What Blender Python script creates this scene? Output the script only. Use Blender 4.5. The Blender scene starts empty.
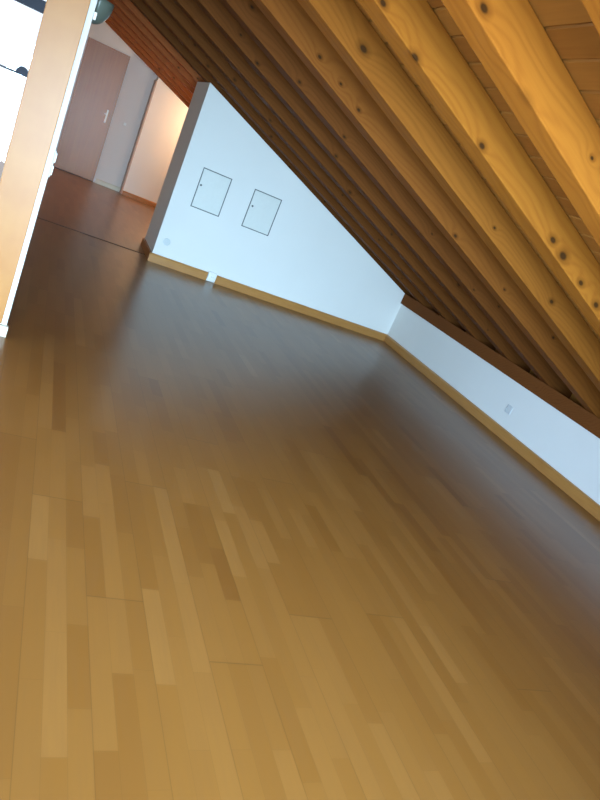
import bpy, bmesh, math, random
from mathutils import Vector, Matrix
random.seed(7)
S = 0.875                      # survey units -> metres
COL = bpy.context.scene.collection
CAMZ = 1.6
D, W, XL = 8.139, 5.031, 1.469          # hatch wall plane, knee wall plane, left end of the hatch wall
TH = 0.8365                             # depth of the hatch wall's end face
ZR, TAN = 0.7394, 0.3999                # rafter underside at the knee wall, roof slope
RW, RH = 0.1525, 0.190                 # rafter width, rafter depth (vertical)
HB, TB = 0.1075, 0.03                   # baseboard height, thickness
ANG = math.atan(TAN)
XLEFT, YBACK, YFAR, YPOST = -2.7, -1.7, 13.75, 4.288
def zroof(x): return ZR - TAN * (x - W)
def zdeck(x): return zroof(x) + RH

# ------------------------------------------------------------------ materials
class NT:
    def __init__(s, name):
        s.m = bpy.data.materials.new(name); s.m.use_nodes = True
        s.t = s.m.node_tree; s.b = s.t.nodes['Principled BSDF']; s.out = s.t.nodes['Material Output']
    def n(s, typ, **kw):
        nd = s.t.nodes.new(typ)
        for k, v in kw.items():
            if k.startswith('_'): setattr(nd, k[1:], v)
            else: nd.inputs[k.replace('0_', '')].default_value = v
        return nd
    def l(s, a, b): s.t.links.new(a, b)
    def val(s, x, sock):
        if hasattr(x, 'is_output'): s.l(x, sock)
        else: sock.default_value = x
    def math(s, op, a, b=0.0, c=0.0, clamp=False):
        nd = s.t.nodes.new('ShaderNodeMath'); nd.operation = op; nd.use_clamp = clamp
        s.val(a, nd.inputs[0]); s.val(b, nd.inputs[1]); s.val(c, nd.inputs[2]); return nd.outputs[0]
    def vmath(s, op, a, b=(0, 0, 0)):
        nd = s.t.nodes.new('ShaderNodeVectorMath'); nd.operation = op
        s.val(a, nd.inputs[0]); s.val(b, nd.inputs[1])
        return nd.outputs['Value'] if op in ('LENGTH', 'DISTANCE') else nd.outputs[0]
    def mix(s, f, a, b, mode='MIX'):
        nd = s.t.nodes.new('ShaderNodeMix'); nd.data_type = 'RGBA'; nd.blend_type = mode
        s.val(f, nd.inputs[0]); s.val(c4(a), nd.inputs[6]); s.val(c4(b), nd.inputs[7]); return nd.outputs[2]
    def ramp(s, f, stops):
        nd = s.t.nodes.new('ShaderNodeValToRGB'); e = nd.color_ramp.elements
        while len(e) > 1: e.remove(e[-1])
        for i, (p, c) in enumerate(stops):
            x = e[0] if i == 0 else e.new(p)
            x.position = p; x.color = c4(c)
        s.val(f, nd.inputs[0]); return nd.outputs[0]
    def noise(s, vec, scale, detail=3, rough=.5):
        nd = s.n('ShaderNodeTexNoise'); nd.inputs['Scale'].default_value = scale
        nd.inputs['Detail'].default_value = detail; nd.inputs['Roughness'].default_value = rough
        s.l(vec, nd.inputs['Vector']); return nd.outputs['Fac']
    def bump(s, h, strength=.2, dist=.01):
        nd = s.n('ShaderNodeBump'); nd.inputs['Strength'].default_value = strength
        nd.inputs['Distance'].default_value = dist; s.val(h, nd.inputs['Height']); s.l(nd.outputs[0], s.b.inputs['Normal'])
def c4(c):
    return (c[0], c[1], c[2], 1) if isinstance(c, tuple) and len(c) == 3 else c
def objco(t): return t.n('ShaderNodeTexCoord').outputs['Object']

def plaster(name, col, rough=.85, mott=.04):
    t = NT(name); co = objco(t)
    a = t.noise(co, 1.3, 3); b = t.noise(co, 180, 2)
    dark = tuple(x * (1 - mott * 2) for x in col)
    t.l(t.mix(a, dark, col), t.b.inputs['Base Color'])
    t.b.inputs['Roughness'].default_value = rough
    t.bump(b, .15, .002); return t.m
def plain(name, col, rough=.5, metal=0.0):
    t = NT(name); co = objco(t); a = t.noise(co, 25, 2)
    t.l(t.mix(a, tuple(x * .93 for x in col), col), t.b.inputs['Base Color'])
    t.b.inputs['Roughness'].default_value = rough; t.b.inputs['Metallic'].default_value = metal
    return t.m

def pine(name, base, dark, knots, var=.25, rough=.6, spread=None):
    """grain along local X; knots = local points (metres) with radius"""
    t = NT(name); co = objco(t)
    rnd = t.n('ShaderNodeObjectInfo').outputs['Random']
    d = None
    for (kx, ky, kz, kr) in knots:
        v = t.vmath('SUBTRACT', co, (kx, ky, kz))
        kr *= .8
        v = t.vmath('MULTIPLY', v, (.62 / kr, 1 / kr, 1 / kr))
        L = t.vmath('LENGTH', v)
        d = L if d is None else t.math('MINIMUM', d, L)
    if d is None: d = 100.0
    off = t.n('ShaderNodeCombineXYZ'); t.l(t.math('MULTIPLY', rnd, 37.0), off.inputs[0]); t.l(t.math('MULTIPLY', rnd, 11.0), off.inputs[1])
    cs = t.vmath('ADD', co, off.outputs[0])
    wob = t.noise(t.vmath('MULTIPLY', cs, (1.1, 6, 6)), 1.0, 2)
    kb = t.math('POWER', 2.0, t.math('MULTIPLY', d, -.45))
    sp = t.n('ShaderNodeSeparateXYZ'); t.l(co, sp.inputs[0])
    vv = t.math('ADD', sp.outputs[2], t.math('MULTIPLY', sp.outputs[1], .7))
    ph = t.math('ADD', t.math('MULTIPLY', vv, 210.0), t.math('MULTIPLY', wob, 34.0))
    ph = t.math('ADD', ph, t.math('MULTIPLY', kb, 16.0))
    g = t.math('MULTIPLY_ADD', t.math('SINE', ph), .5, .5)
    g = t.math('POWER', g, 2.2)
    fine = t.noise(t.vmath('MULTIPLY', cs, (3, 90, 90)), 1.0, 3, .6)
    big = t.noise(t.vmath('MULTIPLY', cs, (.9, 3, 3)), 1.0, 2)
    f = t.math('ADD', t.math('MULTIPLY', g, .20), t.math('MULTIPLY', fine, .35))
    f = t.math('ADD', f, t.math('MULTIPLY', big, .3), clamp=True)
    c = t.mix(f, base, dark)
    # lighter / darker from beam to beam
    c = t.mix(t.math('MULTIPLY', rnd, var), c, dark)
    if knots:
        c = t.mix(t.math('MULTIPLY', t.ramp(d, [(0, (1, 1, 1)), (.2, (1, 1, 1)), (1.0, (0, 0, 0))]) if False else
                         t.math('SUBTRACT', 1.0, t.math('MULTIPLY', t.math('SUBTRACT', d, 1.0), .8), clamp=True), .55, clamp=True), c, tuple(x * .55 for x in dark))
        core = t.math('SUBTRACT', 1.0, t.math('MULTIPLY', t.math('SUBTRACT', d, .55), 2.2), clamp=True)
        c = t.mix(t.math('MULTIPLY', core, .82), c, (.022, .012, .006))
    t.l(c, t.b.inputs['Base Color'])
    t.b.inputs['Roughness'].default_value = rough
    t.b.inputs['Specular IOR Level'].default_value = .03
    t.bump(t.math('ADD', g, fine), .12, .002)
    return t.m

def veneer(name, c1, c2, axis=(40, 40, 2.5), rough=.4, blot=.5):
    t = NT(name); co = objco(t)
    a = t.noise(t.vmath('MULTIPLY', co, axis), 1.0, 3, .55)
    b = t.noise(co, 4.5, 3)
    f = t.math('ADD', t.math('MULTIPLY', a, 1 - blot), t.math('MULTIPLY', b, blot))
    t.l(t.ramp(f, [(.25, c1), (.75, c2)]), t.b.inputs['Base Color'])
    t.b.inputs['Roughness'].default_value = rough
    return t.m

def parquet():
    t = NT('beech_strip_parquet')
    col = t.n('ShaderNodeAttribute'); col.attribute_name = 'strip'
    uv = t.n('ShaderNodeUVMap'); uv.uv_map = 'metres'
    ex = t.n('ShaderNodeUVMap'); ex.uv_map = 'extent'
    u = t.n('ShaderNodeSeparateXYZ'); t.l(uv.outputs[0], u.inputs[0])
    e = t.n('ShaderNodeSeparateXYZ'); t.l(ex.outputs[0], e.inputs[0])
    du = t.math('MINIMUM', u.outputs[0], t.math('SUBTRACT', e.outputs[0], u.outputs[0]))
    dv = t.math('MINIMUM', u.outputs[1], t.math('SUBTRACT', e.outputs[1], u.outputs[1]))
    sep = t.n('ShaderNodeSeparateColor'); t.l(col.outputs['Color'], sep.inputs[0])
    tone, boardl, boarde = sep.outputs[0], sep.outputs[1], sep.outputs[2]   # tone, distance flags
    co = objco(t)
    off = t.n('ShaderNodeCombineXYZ'); t.l(t.math('MULTIPLY', tone, 53.0), off.inputs[0]); t.l(t.math('MULTIPLY', tone, 91.0), off.inputs[1])
    cs = t.vmath('ADD', co, off.outputs[0])
    gr = t.noise(t.vmath('MULTIPLY', cs, (70, 5, 1)), 1.0, 4, .6)
    bl = t.noise(t.vmath('MULTIPLY', cs, (9, 3, 1)), 1.0, 2)
    base = t.ramp(tone, [(0, (.178, .067, .0135)), (.25, (.212, .085, .0165)), (.5, (.238, .100, .021)), (.75, (.264, .115, .027)), (1, (.31, .147, .040))])
    f = t.math('ADD', t.math('MULTIPLY', gr, .6), t.math('MULTIPLY', bl, .4))
    c = t.mix(t.math('MULTIPLY', t.math('SUBTRACT', f, 0.42), 1.15, clamp=True), base, (.20, .09, .028))
    line = t.math('SUBTRACT', 1.0, t.math('MULTIPLY', t.math('MINIMUM', du, dv), 900.0), clamp=True)
    c = t.mix(t.math('MULTIPLY', line, .28), c, (.10, .045, .015))
    # long joints between the boards and their butt joints
    dl = t.math('SUBTRACT', 1.0, t.math('MULTIPLY', t.math('ADD', du, t.math('LESS_THAN', boardl, .5)), 520.0), clamp=True)
    de = t.math('SUBTRACT', 1.0, t.math('MULTIPLY', t.math('ADD', dv, t.math('LESS_THAN', boarde, .5)), 300.0), clamp=True)
    c = t.mix(t.math('MULTIPLY', t.math('MAXIMUM', dl, t.math('MULTIPLY', de, 1.5)), .34), c, (.07, .03, .01))
    t.l(c, t.b.inputs['Base Color'])
    rr = t.noise(co, 3.0, 3)
    t.l(t.math('ADD', .277, t.math('MULTIPLY', rr, .03)), t.b.inputs['Roughness'])
    t.b.inputs['Specular IOR Level'].default_value = .66
    return t.m

def deckmat():
    t = NT('pine_ceiling_boards'); co = objco(t)
    col = t.n('ShaderNodeAttribute'); col.attribute_name = 'strip'
    sep = t.n('ShaderNodeSeparateColor'); t.l(col.outputs['Color'], sep.inputs[0])
    off = t.n('ShaderNodeCombineXYZ'); t.l(t.math('MULTIPLY', sep.outputs[0], 53.0), off.inputs[1])
    cs = t.vmath('ADD', co, off.outputs[0])
    g = t.noise(t.vmath('MULTIPLY', cs, (60, 2.5, 60)), 1.0, 3, .6)
    b = t.math('MULTIPLY_ADD', sep.outputs[0], .5, t.math('MULTIPLY', g, .6))
    vo = t.n('ShaderNodeTexVoronoi'); vo.inputs['Scale'].default_value = 1.0
    t.l(t.vmath('MULTIPLY', cs, (7, 2.2, 0)), vo.inputs['Vector'])
    k = t.math('SUBTRACT', 1.0, t.math('MULTIPLY', vo.outputs['Distance'], 9.0), clamp=True)
    c = t.ramp(b, [(.1, (.44, .19, .035)), (.9, (.28, .105, .018))])
    c = t.mix(t.math('MULTIPLY', k, .8), c, (.06, .025, .01))
    t.l(c, t.b.inputs['Base Color']); t.b.inputs['Roughness'].default_value = .5
    t.b.inputs['Specular IOR Level'].default_value = .3
    return t.m

def glassmat(name, tint=(.95, .97, 1), rough=.0, mixf=.12):
    t = NT(name); t.t.nodes.remove(t.b)
    tr = t.n('ShaderNodeBsdfTransparent'); tr.inputs[0].default_value = c4(tint)
    gl = t.n('ShaderNodeBsdfGlossy'); gl.inputs['Roughness'].default_value = rough
    mx = t.n('ShaderNodeMixShader'); mx.inputs[0].default_value = mixf
    t.l(tr.outputs[0], mx.inputs[1]); t.l(gl.outputs[0], mx.inputs[2]); t.l(mx.outputs[0], t.out.inputs[0])
    return t.m

# ------------------------------------------------------------------ geometry
def box(bm, x0, x1, y0, y1, z0, z1, bev=0.0, seg=2):
    vs = [bm.verts.new((x, y, z)) for x in (x0, x1) for y in (y0, y1) for z in (z0, z1)]
    fs = [(0, 1, 3, 2), (4, 6, 7, 5), (0, 4, 5, 1), (2, 3, 7, 6), (0, 2, 6, 4), (1, 5, 7, 3)]
    F = [bm.faces.new([vs[i] for i in f]) for f in fs]
    if bev:
        ed = list({e for f in F for e in f.edges})
        bmesh.ops.bevel(bm, geom=ed, offset=bev, segments=seg, affect='EDGES', profile=.6)
def prism(bm, prof, axis, a0, a1):
    """prof: 2-D outline; axis 'y' -> prof is (x,z); 'z' -> (x,y); 'x' -> (y,z)"""
    def P(p, a): return (p[0], a, p[1]) if axis == 'y' else ((p[0], p[1], a) if axis == 'z' else (a, p[0], p[1]))
    A = [bm.verts.new(P(p, a0)) for p in prof]; B = [bm.verts.new(P(p, a1)) for p in prof]
    bm.faces.new(A); bm.faces.new(B[::-1]); n = len(prof)
    for i in range(n): bm.faces.new((A[i], B[i], B[(i + 1) % n], A[(i + 1) % n]))
def lathe(bm, prof, cx, cy, cz, n=32, axis='z'):
    rings = []
    for r, h in prof:
        ring = []
        for i in range(n):
            a = 2 * math.pi * i / n; c, s_ = r * math.cos(a), r * math.sin(a)
            p = (cx + c, cy + s_, cz + h) if axis == 'z' else ((cx + c, cy + h, cz + s_) if axis == 'y' else (cx + h, cy + c, cz + s_))
            ring.append(bm.verts.new(p))
        rings.append(ring)
    for A, B in zip(rings, rings[1:]):
        for i in range(n): bm.faces.new((A[i], A[(i + 1) % n], B[(i + 1) % n], B[i]))
    bm.faces.new(rings[0][::-1]); bm.faces.new(rings[-1])
def build(name, bm, m, parent=None, origin=None, smooth=False):
    """vertices are in survey units, world frame; origin (survey units) becomes the object's origin"""
    if origin is None:
        if parent is not None: origin = Vector(parent['_o'])
        else:
            vs = [v.co for v in bm.verts]
            origin = Vector(((min(v.x for v in vs) + max(v.x for v in vs)) / 2, (min(v.y for v in vs) + max(v.y for v in vs)) / 2, min(v.z for v in vs)))
    origin = Vector(origin)
    for v in bm.verts: v.co = (v.co - origin) * S
    bmesh.ops.recalc_face_normals(bm, faces=bm.faces)
    me = bpy.data.meshes.new(name); bm.to_mesh(me); bm.free()
    me.materials.append(m)
    if smooth:
        for p in me.polygons: p.use_smooth = True
    o = bpy.data.objects.new(name, me); COL.objects.link(o); o['_o'] = list(origin)
    if parent is not None:
        o.parent = parent; o.location = (origin - Vector(parent['_o'])) * S
    else: o.location = origin * S
    return o
def thing(name, label, cat, loc, group=None):
    o = bpy.data.objects.new(name, None); COL.objects.link(o); o.location = Vector(loc) * S; o['_o'] = list(loc)
    o.empty_display_size = .1
    return tag(o, label, cat, group)
def tag(o, label, cat, group=None):
    o['label'] = label; o['category'] = cat
    if group: o['group'] = group
    return o
def struct(name, bm, m, label=None, cat=None):
    o = build(name, bm, m); o['kind'] = 'structure'
    if label: o['label'] = label; o['category'] = cat
    return o
def B(): return bmesh.new()

# ------------------------------------------------------------------ palette
M_wall = plaster('white_plaster', (.80, .81, .80))
M_hall = plaster('hall_plaster', (.78, .72, .68))
M_floor = parquet()
M_deck = deckmat()
M_base = veneer('oak_baseboard', (.47, .225, .062), (.37, .165, .042), (4, 4, 60), .35, .3)
M_basew = plain('cream_baseboard', (.72, .66, .54), .5)
M_door = veneer('door_veneer', (.38, .145, .024), (.29, .100, .015), (30, 30, 1.5), .35, .3)
M_clad = veneer('mottled_beech_board', (.50, .225, .048), (.40, .145, .026), (7, 7, 1.2), .4, .7)
M_hatch = plain('hatch_paint', (.72, .75, .73), .45)
M_gap = plain('hatch_joint_grey', (.14, .16, .17), .7)
M_metal = plain('brushed_metal', (.6, .6, .6), .35, 1)
M_white = plain('white_plastic', (.85, .86, .84), .35)
M_dark = plain('dark_metal', (.015, .022, .04), .7)
M_glass = glassmat('window_glass', mixf=.02)

# ------------------------------------------------------------------ floor: three-strip parquet boards
bm = B(); l1 = bm.loops.layers.uv.new('metres'); l2 = bm.loops.layers.uv.new('extent'); lc = bm.loops.layers.float_color.new('strip')
BW = .2088; SW = BW / 3; nb0 = int((XLEFT - .517) / BW) - 1; nb1 = int((W + .2 - .517) / BW) + 1
rf = random.Random(21)
def strip_quad(x0, x1, y0, y1, tone, bl, be):
    vs = [bm.verts.new((x, y, 0)) for x, y in ((x0, y0), (x1, y0), (x1, y1), (x0, y1))]
    f = bm.faces.new(vs); w, h = (x1 - x0) * S, (y1 - y0) * S
    for lp, (u, v), i in zip(f.loops, ((0, 0), (w, 0), (w, h), (0, h)), range(4)):
        lp[l1].uv = (u, v); lp[l2].uv = (w, h)
        # green: 1 on the side that is a long board joint, blue: 1 at the end that is a butt joint
        g = 1 if (bl == 'both' or (bl == 'L' and i in (0, 3)) or (bl == 'R' and i in (1, 2))) else 0
        b = 1 if (be == 'both' or (be == 'S' and i in (0, 1)) or (be == 'E' and i in (2, 3))) else 0
        lp[lc] = (tone, g, b, 1)
for nb in range(nb0, nb1):
    X0 = .517 + nb * BW
    y = YBACK - .3 - rf.random() * 2.4
    while y < YFAR + .4:
        Lb = 2.55; ya, yb = y, y + Lb
        bt = rf.gauss(0, .05)
        for k in range(3):
            yy = ya
            first = True
            while yy < yb - 1e-6:
                L = rf.choice((.34, .42, .46, .5, .56, .62))
                y2 = yy + L
                if yb - y2 < .22: y2 = yb
                last = y2 >= yb - 1e-6
                tone = min(.999, max(0.0, .5 + bt + max(-.42, min(.42, rf.gauss(0, .155)))))
                strip_quad(X0 + k * SW, X0 + (k + 1) * SW, yy, y2, tone,
                           'L' if k == 0 else ('R' if k == 2 else ''), 'both' if (first and last) else ('S' if first else ('E' if last else '')))
                yy = y2; first = False
        y = yb
floor = build('floor', bm, M_floor, origin=(0, 0, 0)); floor['kind'] = 'structure'
for v in floor.data.vertices: pass
bm = B(); box(bm, XLEFT - .3, W + .35, YBACK - .3, YFAR + .3, -.15, -.004); struct('floor_slab', bm, M_wall)

# ------------------------------------------------------------------ roof
XE = W + .40                                      # eave end hidden above the wall plate
bm = B(); lc = bm.loops.layers.float_color.new('strip')
rd = random.Random(5)
pitch = .128
def deck(x_from, x_to, y0, y1):
    x = x_from
    while x < x_to - 1e-6:
        x2 = min(x + pitch, x_to); g = .007; tone = rd.random()
        prof = [(x, zdeck(x) + .02), (x + g, zdeck(x + g)), (x2 - g, zdeck(x2 - g)), (x2, zdeck(x2) + .02), (x2, zdeck(x2) + .1), (x, zdeck(x) + .1)]
        n0 = len(bm.faces); prism(bm, prof, 'y', y0, y1); bm.faces.ensure_lookup_table()
        for f in bm.faces[n0:]:
            for lp in f.loops: lp[lc] = (tone, 0, 0, 1)
        x = x2
deck(XLEFT - .12, XE, YBACK - .12, YPOST + .2)
deck(-.19, XE, YPOST + .2, YFAR + .12)
ceil = build('ceiling', bm, M_deck); ceil['kind'] = 'structure'

# rafters: one beam each
def local(P, y):                                     # survey point -> rafter-local metres
    x0 = XLEFT - .05; o = Vector((x0, y, zroof(x0))); d = (Vector(P) - o) * S
    c, s_ = math.cos(ANG), math.sin(ANG)
    return (d.x * c - d.z * s_, d.y, d.x * s_ + d.z * c)
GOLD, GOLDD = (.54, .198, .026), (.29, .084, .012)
RYS = [.85, 1.53, 2.196, 2.831, 3.505, 4.195]
while RYS[-1] < 12.4: RYS.append(RYS[-1] + .685)
# snap the series so one rafter closes on top of the hatch wall
shown = {  # knots seen on the near beams, in survey coordinates
    2.196: [((1.155, 2.328), .016), ((1.456, 2.147), .024), ((1.899, 1.957), .019), ((1.854, 2.108), .008)],
    2.831: [((1.057, 2.353), .014), ((1.283, 2.24), .018), ((1.776, 2.063), .016), ((2.415, 1.832), .018), ((2.526, 1.783), .024), ((2.729, 1.698), .016), ((2.908, 1.626), .018)],
    3.505: [((1.304, 2.307), .020), ((3.23, 1.534), .015), ((2.537, 1.801), .009)],
    4.195: [((1.320, 2.289), .011), ((1.508, 2.212), .009), ((1.684, 2.127), .011)],
}
shared = []
for k in range(3):
    rk = random.Random(40 + k); ks = []
    for i in range(11):
        ks.append((1.5 + i * .62 + rk.uniform(-.25, .25), rk.choice((0, 0, 0, .03, .07)), rk.uniform(.0, .14), rk.uniform(.006, .013)))
    shared.append(ks)
M_pine = [pine('shade_tinted_pine_beam_%s' % 'abc'[k], (.17, .056, .013), (.08, .024, .005), shared[k], .12) for k in range(3)]  # same pine, darkened in colour to imitate light falling off with distance
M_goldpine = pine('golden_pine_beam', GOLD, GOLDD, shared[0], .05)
M_hallpine = [pine('reddish_beam_%s' % 'abc'[k], (.42, .125, .036), (.25, .062, .018), shared[k][:6], .12) for k in range(3)]  # redder base colour for the beams over the hall
LOW = ['hall', 'room']
nroom = [y for y in RYS if y < D + .3]
words = ['nearest', 'second', 'third', 'fourth', 'fifth', 'sixth', 'seventh', 'eighth', 'ninth', 'tenth', 'eleventh', 'twelfth', 'thirteenth', 'fourteenth', 'fifteenth']
front = [y for y in RYS if y > 1.2]
for i, y in enumerate(RYS):
    x0 = XLEFT - .05 if y < YPOST + .15 else -.045
    xs = XLEFT - .05
    x1 = XE - .02
    c = math.cos(ANG)
    bm = B(); a0 = (x0 - xs) / c * S; a1 = (x1 - xs) / c * S
    box(bm, a0, a1, 0, RW * S, 0, RH * c * S - .001, .006, 2)
    hall = y > D + .3
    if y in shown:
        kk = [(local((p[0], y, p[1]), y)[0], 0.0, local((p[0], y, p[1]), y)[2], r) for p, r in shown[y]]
        xx = [k[0] for k in kk]
        kk += [k for k in shared[i % 3] if k[0] > max(xx) + .4][:4]
        c1, c2 = {2.196: (GOLD, GOLDD), 2.831: ((.43, .160, .021), (.225, .066, .0095)), 3.505: ((.325, .118, .018), (.165, .049, .008)), 4.195: ((.26, .090, .017), (.125, .036, .007))}[y]  # light falloff put into the colour: each farther beam is dimmer
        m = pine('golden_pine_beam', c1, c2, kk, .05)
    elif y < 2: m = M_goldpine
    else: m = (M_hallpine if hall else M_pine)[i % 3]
    me = bpy.data.meshes.new('roof_rafter'); bmesh.ops.recalc_face_normals(bm, faces=bm.faces); bm.to_mesh(me); bm.free(); me.materials.append(m)
    o = bpy.data.objects.new('roof_rafter', me); COL.objects.link(o)
    o.location = Vector((xs, y, zroof(xs))) * S; o.rotation_euler = (0, ANG, 0)
    if y < 1.2: lab = 'golden pine roof rafter nearest the back wall, above the top right of the photo'
    elif not hall:
        n = len([a for a in nroom if a > y])
        lab = ['golden knotty pine roof rafter crossing the top right corner of the photo', 'wide golden knotty rafter second from the top right corner',
               'golden knotty rafter third from the top right corner'][front.index(y)] if front.index(y) < 3 else \
              ('shade-darkened pine rafter sitting right on top of the white hatch wall' if n == 0 else '%s pine roof rafter, %s in front of the white hatch wall' % ('dimmed golden' if y < 4.3 else 'shade-darkened', (['', 'first'] + words[1:])[n]))
    else:
        hh = [a for a in RYS if a > D + .3]; n = hh.index(y)
        lab = 'reddish rafter over the hall, %s behind the white hatch wall' % (['first'] + words[1:])[n]
    tag(o, lab, 'rafter', 'roof rafters over the hall' if hall else 'roof rafters over the room')

# wall plate under the rafter feet
bm = B(); zp = .598
prism(bm, [(W - .03, zp), (W + .30, zp), (W + .30, zroof(W + .30) - .002), (W - .03, zroof(W - .03) - .002)], 'y', YBACK, D)
pl = build('wall_plate', bm, pine('brown_plate_timber', (.19, .065, .018), (.11, .035, .009), [], .05))
tag(pl, 'brown timber wall plate running along the top of the low white wall', 'beam')

# ------------------------------------------------------------------ walls
bm = B(); box(bm, W, W + .30, YBACK, D, 0, zp - .001); struct('wall_right', bm, M_wall)
bm = B(); box(bm, W + .31, W + .42, YBACK - .12, YFAR + .12, 0, zdeck(W + .31) - .01); struct('wall_eave', bm, M_deck)
bm = B(); e = .003
prism(bm, [(XL, 0), (W + .30, 0), (W + .30, zroof(W + .30) - e), (XL, zroof(XL) - e)], 'y', D, D + TH); struct('wall_gable', bm, M_wall)
# far hall walls
bm = B()
DX0, DX1, DZ = .235, .985, 2.35
prism(bm, [(-.172, 0), (DX0, 0), (DX0, DZ), (DX1, DZ), (DX1, 0), (1.53, 0), (1.53, zdeck(1.53)), (-.172, zdeck(-.172))], 'y', YFAR, YFAR + .12)
struct('wall_far', bm, M_hall)
bm = B(); prism(bm, [(1.53, 0), (W + .3, 0), (W + .3, zdeck(W + .3)), (1.53, zdeck(1.53))], 'y', YFAR - .27, YFAR + .12); struct('wall_recess', bm, M_hall)
bm = B(); prism(bm, [(D + TH, 0), (YFAR - .27, 0), (YFAR - .27, zp), (D + TH, zp)], 'x', W, W + .3); struct('wall_hall_right', bm, M_hall)
bm = B(); box(bm, -.172, -.05, YPOST + .2, YFAR + .12, 0, zdeck(-.05) - .01); struct('wall_hall_left', bm, M_hall)
# left wall of the room with a wide glazed opening, back wall with another
def wall_with_hole_x(name, x0, x1, y0, y1, z1, hy0, hy1, hz0, hz1):
    bm = B()
    box(bm, x0, x1, y0, hy0, 0, z1); box(bm, x0, x1, hy1, y1, 0, z1)
    box(bm, x0, x1, hy0, hy1, 0, hz0); box(bm, x0, x1, hy0, hy1, hz1, z1)
    return struct(name, bm, M_wall)
wall_with_hole_x('wall_left', XLEFT - .12, XLEFT, YBACK - .12, YPOST + .2, zdeck(XLEFT) - .01, -.9, 3.6, .25, 1.9)
bm = B()
def zt(x): return zdeck(x) - .01
for a, b, zz in ((XLEFT, -1.9, 0), (1.9, W + .3, 0)):
    prism(bm, [(a, 0), (b, 0), (b, zt(b)), (a, zt(a))], 'y', YBACK - .12, YBACK)
prism(bm, [(-1.9, 1.9), (1.9, 1.9), (1.9, zt(1.9)), (-1.9, zt(-1.9))], 'y', YBACK - .12, YBACK)
box(bm, -1.9, 1.9, YBACK - .12, YBACK, 0, .15)
struct('wall_back', bm, M_wall)

def window_x(name, x, y0, y1, z0, z1, n):
    f = B(); w = .07
    box(f, x - .05, x + .05, y0, y1, z0, z0 + w); box(f, x - .05, x + .05, y0, y1, z1 - w, z1)
    for i in range(n + 1):
        y = y0 + (y1 - y0 - w) * i / n; box(f, x - .05, x + .05, y, y + w, z0 + w, z1 - w)
    o = struct(name, f, M_base)
    g = B(); box(g, x - .01, x + .01, y0 + w, y1 - w, z0 + w, z1 - w); build('glass_pane', g, M_glass, o)
def window_y(name, y, x0, x1, z0, z1, n):
    f = B(); w = .07
    box(f, x0, x1, y - .05, y + .05, z0, z0 + w); box(f, x0, x1, y - .05, y + .05, z1 - w, z1)
    for i in range(n + 1):
        x = x0 + (x1 - x0 - w) * i / n; box(f, x, x + w, y - .05, y + .05, z0 + w, z1 - w)
    o = struct(name, f, M_base)
    g = B(); box(g, x0 + w, x1 - w, y - .01, y + .01, z0 + w, z1 - w); build('glass_pane', g, M_glass, o)
window_x('window_2', XLEFT - .06, -.9, 3.6, .25, 1.9, 3)
window_y('window_3', YBACK - .06, -1.9, 1.9, .15, 1.9, 3)

# glazed screen left of the pillar
yw = YPOST + .08
bm = B()
for z0, z1 in ((0, .09), (1.503, 1.511), (1.845, 1.905), (zroof(-.3) - .35, zroof(-.3) - .27)):
    box(bm, XLEFT, -.173, yw - .03, yw + .03, z0, z1)
for x0 in (XLEFT, -1.55):
    box(bm, x0, x0 + .06, yw - .028, yw + .028, .09, 2.5)
win = build('window_1', bm, M_dark); win['kind'] = 'structure'
bm = B(); box(bm, XLEFT + .06, -.173, yw - .006, yw + .006, .09, zroof(-.3) - .35); build('glass_pane', bm, M_glass, win)
bm = B(); prism(bm, [(-.200 + .034 * math.cos(math.pi * i / 18), 1.508 + .042 * math.sin(math.pi * i / 18)) for i in range(19)], 'y', yw - .066, yw - .031); build('window_knob', bm, M_dark, win, smooth=False)
bm = B()
prism(bm, [(XLEFT, zroof(-.3) - .27), (.0, zroof(-.3) - .27), (.0, zdeck(.0) - .01), (XLEFT, zdeck(XLEFT) - .01)], 'y', YPOST + .05, YPOST + .19)
struct('wall_screen_head', bm, M_wall)

# ------------------------------------------------------------------ pillar beside the opening
PX0 = -.172
P = thing('partition_pillar', 'narrow white pillar clad with a mottled beech board at the left edge of the photo', 'pillar', (-.06, YPOST + .1, 0))
bm = B(); box(bm, PX0, .0655, YPOST, YPOST + .19, .0, zroof(.0655) - .004, .002, 1); build('core', bm, M_wall, P)
bm = B(); box(bm, PX0 + .001, .034, YPOST - .016, YPOST - .0005, .078, zroof(.034) - .03, .003, 2); build('wood_panel', bm, M_clad, P)
bm = B(); box(bm, PX0, .079, YPOST - .035, YPOST - .0005, .001, .072, .003, 2); bo = build('baseboard', bm, M_basew, P)
bo['label'] = 'cream painted baseboard block'

# sconce on the hall side of the pillar
L = thing('wall_sconce', 'grey-green glass bowl wall lamp on the hall side of the beech-clad pillar', 'wall lamp', (.0665, YPOST + .1, 2.02))
bm = B(); n = 20; m = 10; R1, R2 = .094, .135
grid = []
for j in range(m + 1):
    a = math.pi / 2 * j / m; row = []
    for k in range(n + 1):
        b = -math.pi / 2 + math.pi * k / n
        row.append(bm.verts.new((.0685 + R1 * .95 * math.sin(a) * math.cos(b), YPOST + .1 + R1 * math.sin(a) * math.sin(b), 2.045 - R2 * math.cos(a))))
    grid.append(row)
for j in range(m):
    for k in range(n):
        q = (grid[j][k], grid[j][k + 1], grid[j + 1][k + 1], grid[j + 1][k])
        bm.faces.new(q)
bmesh.ops.remove_doubles(bm, verts=bm.verts, dist=1e-5)
M_shade = plain('frosted_sconce_glass', (.10, .13, .11), .3)
sh = build('glass_bowl', bm, M_shade, L, smooth=True)
so = sh.modifiers.new('thick', 'SOLIDIFY'); so.thickness = .004; so.offset = -1
bm = B(); box(bm, .0665, .078, YPOST + .03, YPOST + .17, 1.985, 2.075, .003, 2); build('back_plate', bm, M_metal, L)
bm = B(); box(bm, .0665, .082, YPOST - .002, YPOST + .012, 1.925, 1.965, .003, 2); build('clip', bm, M_white, L)

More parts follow.
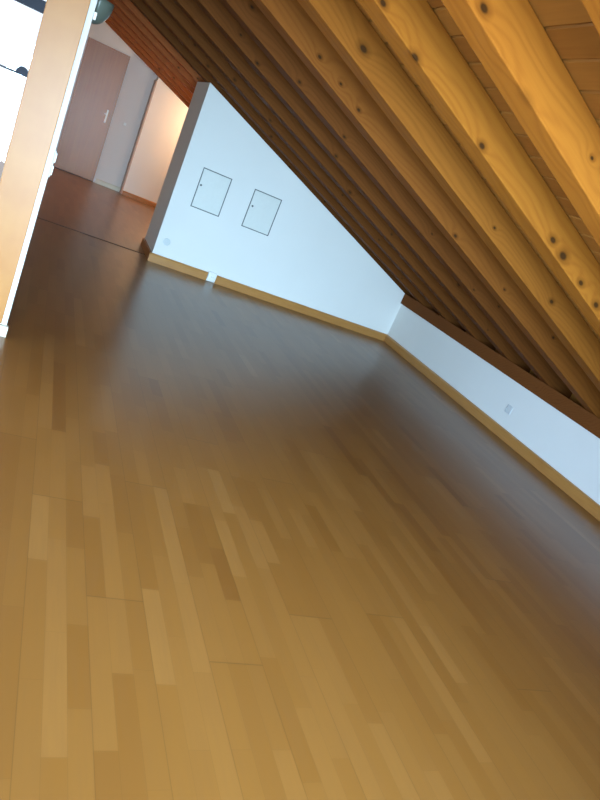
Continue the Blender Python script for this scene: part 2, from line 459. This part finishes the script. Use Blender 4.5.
# ------------------------------------------------------------------ baseboards
def bbprof(y, s=1):  # small rounded top
    return [(y, 0.001), (y - TB * s, 0.001), (y - TB * s, HB - .02), (y - TB * s * .75, HB - .006), (y - TB * s * .3, HB), (y, HB)]
SX0, SX1 = 2.205, 2.325
bm = B(); prism(bm, bbprof(D - .0005), 'x', XL - TB, SX0); prism(bm, bbprof(D - .0005), 'x', SX1, W - TB)
struct('baseboard_gable', bm, M_base)
bm = B(); prism(bm, [(W - .0005, .001), (W - TB, .001), (W - TB, HB - .02), (W - TB * .75, HB - .006), (W - TB * .3, HB), (W - .0005, HB)], 'y', YBACK, D)
struct('baseboard_right', bm, M_base)
bm = B(); box(bm, XL - TB, XL - .0005, D, D + TH, .001, HB, .004); struct('baseboard_end', bm, M_door)
bm = B(); prism(bm, [(a, b * .8) for a, b in bbprof(YFAR - .27)], 'x', 1.53, W); struct('baseboard_recess', bm, M_door)
bm = B(); prism(bm, [(a, b * .8) for a, b in bbprof(YFAR)], 'x', DX1 + .04, 1.53); prism(bm, [(a, b * .8) for a, b in bbprof(YFAR)], 'x', -.049, DX0 - .04); struct('baseboard_far', bm, M_basew)
bm = B(); box(bm, -.049, XL - TB - .001, 8.40, 8.445, .0005, .006, .002, 1)
struct('trim_1', bm, plain('threshold_strip_brown', (.09, .04, .02), .4))
bm = B(); box(bm, 1.500, 1.529, YFAR - .285, YFAR - .0, 0.001, zroof(1.53) + .02, .003, 1)
struct('trim_2', bm, veneer('brown_end_band', (.45, .30, .22), (.38, .24, .17)))  # brown band over the end face of the nearer hall wall

# ------------------------------------------------------------------ hall door
bm = B(); w = .03
box(bm, DX0 - .002, DX0 + w, YFAR - .012, YFAR + .10, 0.001, DZ - .001); box(bm, DX1 - w, DX1 + .002, YFAR - .012, YFAR + .10, 0.001, DZ - .001); box(bm, DX0 + w, DX1 - w, YFAR - .012, YFAR + .10, DZ - w, DZ - .001)
door = build('door_1', bm, M_door); door['kind'] = 'structure'
bm = B(); box(bm, DX0 + w + .0005, DX1 - w - .0005, YFAR - .008, YFAR + .05, .012, DZ - w - .0005); build('door_leaf', bm, M_door, door)
bm = B(); box(bm, .868, .900, YFAR - .012, YFAR - .0005, 1.10, 1.34, .004)
box(bm, .880, .890, YFAR - .05, YFAR - .012, 1.245, 1.262, .002); box(bm, .835, .892, YFAR - .06, YFAR - .045, 1.243, 1.264, .004); build('door_handle', bm, M_white, door)
bm = B(); box(bm, DX0, DX1, YFAR - .012, YFAR + .05, .0005, .011); build('door_sill', bm, M_dark, door)

# ------------------------------------------------------------------ fittings on the walls
def hatch(x0, x1, z0, z1, lx, lz, label):
    t = thing('access_hatch', label, 'hatch', ((x0 + x1) / 2, D, z0), 'access hatches in the white wall')
    g = .011
    bm = B()
    for a, b, c, d in ((x0, x1, z0, z0 + g), (x0, x1, z1 - g, z1), (x0, x0 + g, z0 + g, z1 - g), (x1 - g, x1, z0 + g, z1 - g)):
        box(bm, a, b, D - .005, D - .0005, c, d)
    build('frame', bm, M_gap, t)
    bm = B(); box(bm, x0 + g + .002, x1 - g - .002, D - .008, D - .0005, z0 + g + .002, z1 - g - .002, .002); build('hatch_door', bm, M_hatch, t)
    bm = B(); lathe(bm, [(.013, 0), (.013, -.004), (.009, -.007), (.003, -.0075)], lx, D - .0082, lz, 20, 'y'); build('lock', bm, M_gap, t)
hatch(1.716, 2.087, .799, 1.280, 1.752, 1.075, 'square-edged white access hatch with grey joint, nearer the hall opening')
hatch(2.395, 2.773, .799, 1.280, 2.440, 1.075, 'white access hatch with grey joint, nearer the sloping roof')

t = thing('floor_socket', 'white power socket set in a gap of the oak baseboard below the hatches', 'socket', ((SX0 + SX1) / 2, D, 0))
bm = B(); box(bm, SX0 + .004, SX1 - .004, D - .045, D - .0005, .012, .128, .008, 3); build('housing', bm, M_white, t)
bm = B(); lathe(bm, [(.038, 0), (.038, -.004), (.031, -.005), (.029, .004)], (SX0 + SX1) / 2, D - .0455, .07, 28, 'y'); f = build('face_ring', bm, M_white, t)
bm = B()
for dx in (-.011, .011): lathe(bm, [(.0035, 0), (.0035, -.002)], (SX0 + SX1) / 2 + dx, D - .0507, .07, 12, 'y')
build('pin_hole', bm, M_gap, t)

t = thing('light_switch', 'white double switch on the hall side of the beech-clad pillar', 'switch', (.0665, YPOST + .07, 1.03))
bm = B(); box(bm, .0662, .074, YPOST + .03, YPOST + .11, 1.03, 1.19, .003, 1); build('cover_plate', bm, M_white, t)
for z in (1.045, 1.12):
    bm = B(); box(bm, .0745, .082, YPOST + .042, YPOST + .098, z, z + .055, .002, 1); build('rocker', bm, M_white, t)

oy, oz = 5.236, .305
t = thing('wall_socket', 'small white socket plate on the low white wall under the roof', 'socket', (W, oy, oz))
bm = B(); box(bm, W - .012, W - .0005, oy - .045, oy + .045, oz - .045, oz + .045, .004); build('cover_plate', bm, plain('socket_plate', (.58, .61, .64), .5), t)
bm = B(); lathe(bm, [(.030, 0), (.030, -.003), (.026, -.004), (.024, .001)], W - .0122, oy, oz, 24, 'x'); build('socket_ring', bm, plain('socket_grey', (.60, .63, .65), .4), t)

bm = B(); lathe(bm, [(.044, 0), (.044, -.003), (.038, -.006), (.01, -.0065)], 1.592, D - .0005, .292, 32, 'y')
tag(build('blank_cover', bm, plain('cover_grey', (.60, .65, .67), .5)), 'round pale blank cover low on the white wall beside its left corner', 'cover plate')

t = thing('light_switch', 'white light switch on the grey hall wall right of the brown door', 'switch', (1.235, YFAR, 1.22))
bm = B(); box(bm, 1.195, 1.275, YFAR - .01, YFAR - .0005, 1.18, 1.26, .004); build('cover_plate', bm, M_hall, t)
bm = B(); box(bm, 1.212, 1.258, YFAR - .016, YFAR - .0105, 1.197, 1.243, .003); build('rocker', bm, M_white, t)

# ------------------------------------------------------------------ light
w = bpy.data.worlds.new('sky'); bpy.context.scene.world = w; w.use_nodes = True
bg = w.node_tree.nodes['Background']
sky = w.node_tree.nodes.new('ShaderNodeTexSky'); sky.sky_type = 'HOSEK_WILKIE'; sky.turbidity = 4; sky.ground_albedo = .5
sky.sun_direction = (-.4, .5, .75)
mx = w.node_tree.nodes.new('ShaderNodeMix'); mx.data_type = 'RGBA'; mx.inputs[0].default_value = .97
mx.inputs[7].default_value = (.86, .94, 1.0, 1)
w.node_tree.links.new(sky.outputs[0], mx.inputs[6]); w.node_tree.links.new(mx.outputs[2], bg.inputs[0]); bg.inputs[1].default_value = 1.45

def area(name, loc, target, sx, sy, power, col):
    l = bpy.data.lights.new(name, 'AREA'); l.shape = 'RECTANGLE'; l.size = sx * S; l.size_y = sy * S; l.energy = power; l.color = col
    o = bpy.data.objects.new(name, l); COL.objects.link(o); o.location = Vector(loc) * S
    o.rotation_euler = (Vector(target) - Vector(loc)).to_track_quat('-Z', 'Y').to_euler(); return o
a = area('daylight_left', (XLEFT + .03, 1.35, 1.1), (W, 2.2, -.6), 4.4, 1.5, 68, (.46, .70, 1)); a.data.spread = math.radians(90)
a = area('daylight_back', (.6, YBACK + .03, 1.0), (2.6, D, -.9), 2.6, 1.6, 165, (.52, .79, 1)); a.data.spread = math.radians(72)
a = area('rafter_fill', (-.9, -.4, 2.72), (1.5, 2.8, 2.2), 1.2, .6, 19, (1, .92, .62)); a.data.spread = math.radians(120)  # fill lamp added under the deck to brighten near rafters, no roof opening
area('daylight_screen', (-1.4, YPOST - .1, 1.2), (-.6, 0, .2), 2.2, 2.0, 20, (.85, .93, 1)).data.spread = math.radians(120)
def point(name, loc, power, col, r=.06):
    l = bpy.data.lights.new(name, 'POINT'); l.energy = power; l.color = col; l.shadow_soft_size = r
    o = bpy.data.objects.new(name, l); COL.objects.link(o); o.location = Vector(loc) * S
point('hall_lamp', (2.75, 12.85, 1.75), 46, (1, .78, .50))
point('hall_fill', (2.6, 10.4, 1.25), 28, (1, .75, .48), .12)  # added fill lamp, unseen behind the hatch wall, brightens the hall

# ------------------------------------------------------------------ camera
cam = bpy.data.cameras.new('camera'); co = bpy.data.objects.new('camera', cam); COL.objects.link(co)
cam.sensor_fit = 'HORIZONTAL'; cam.sensor_width = 36; cam.lens = 36 * 652.11 / 600; cam.clip_start = .02
yaw, pit, rol = -.47181, 1.27029, .41756
Rm = Matrix.Rotation(yaw, 4, 'Z') @ Matrix.Rotation(pit, 4, 'X') @ Matrix.Rotation(rol, 4, 'Z')
co.matrix_world = Matrix.Translation((0, 0, CAMZ * S)) @ Rm
bpy.context.scene.camera = co
sc = bpy.context.scene
sc.view_settings.view_transform = 'Standard'; sc.view_settings.look = 'None'; sc.view_settings.exposure = 0
for o in list(bpy.data.objects):
    if '_o' in o: del o['_o']
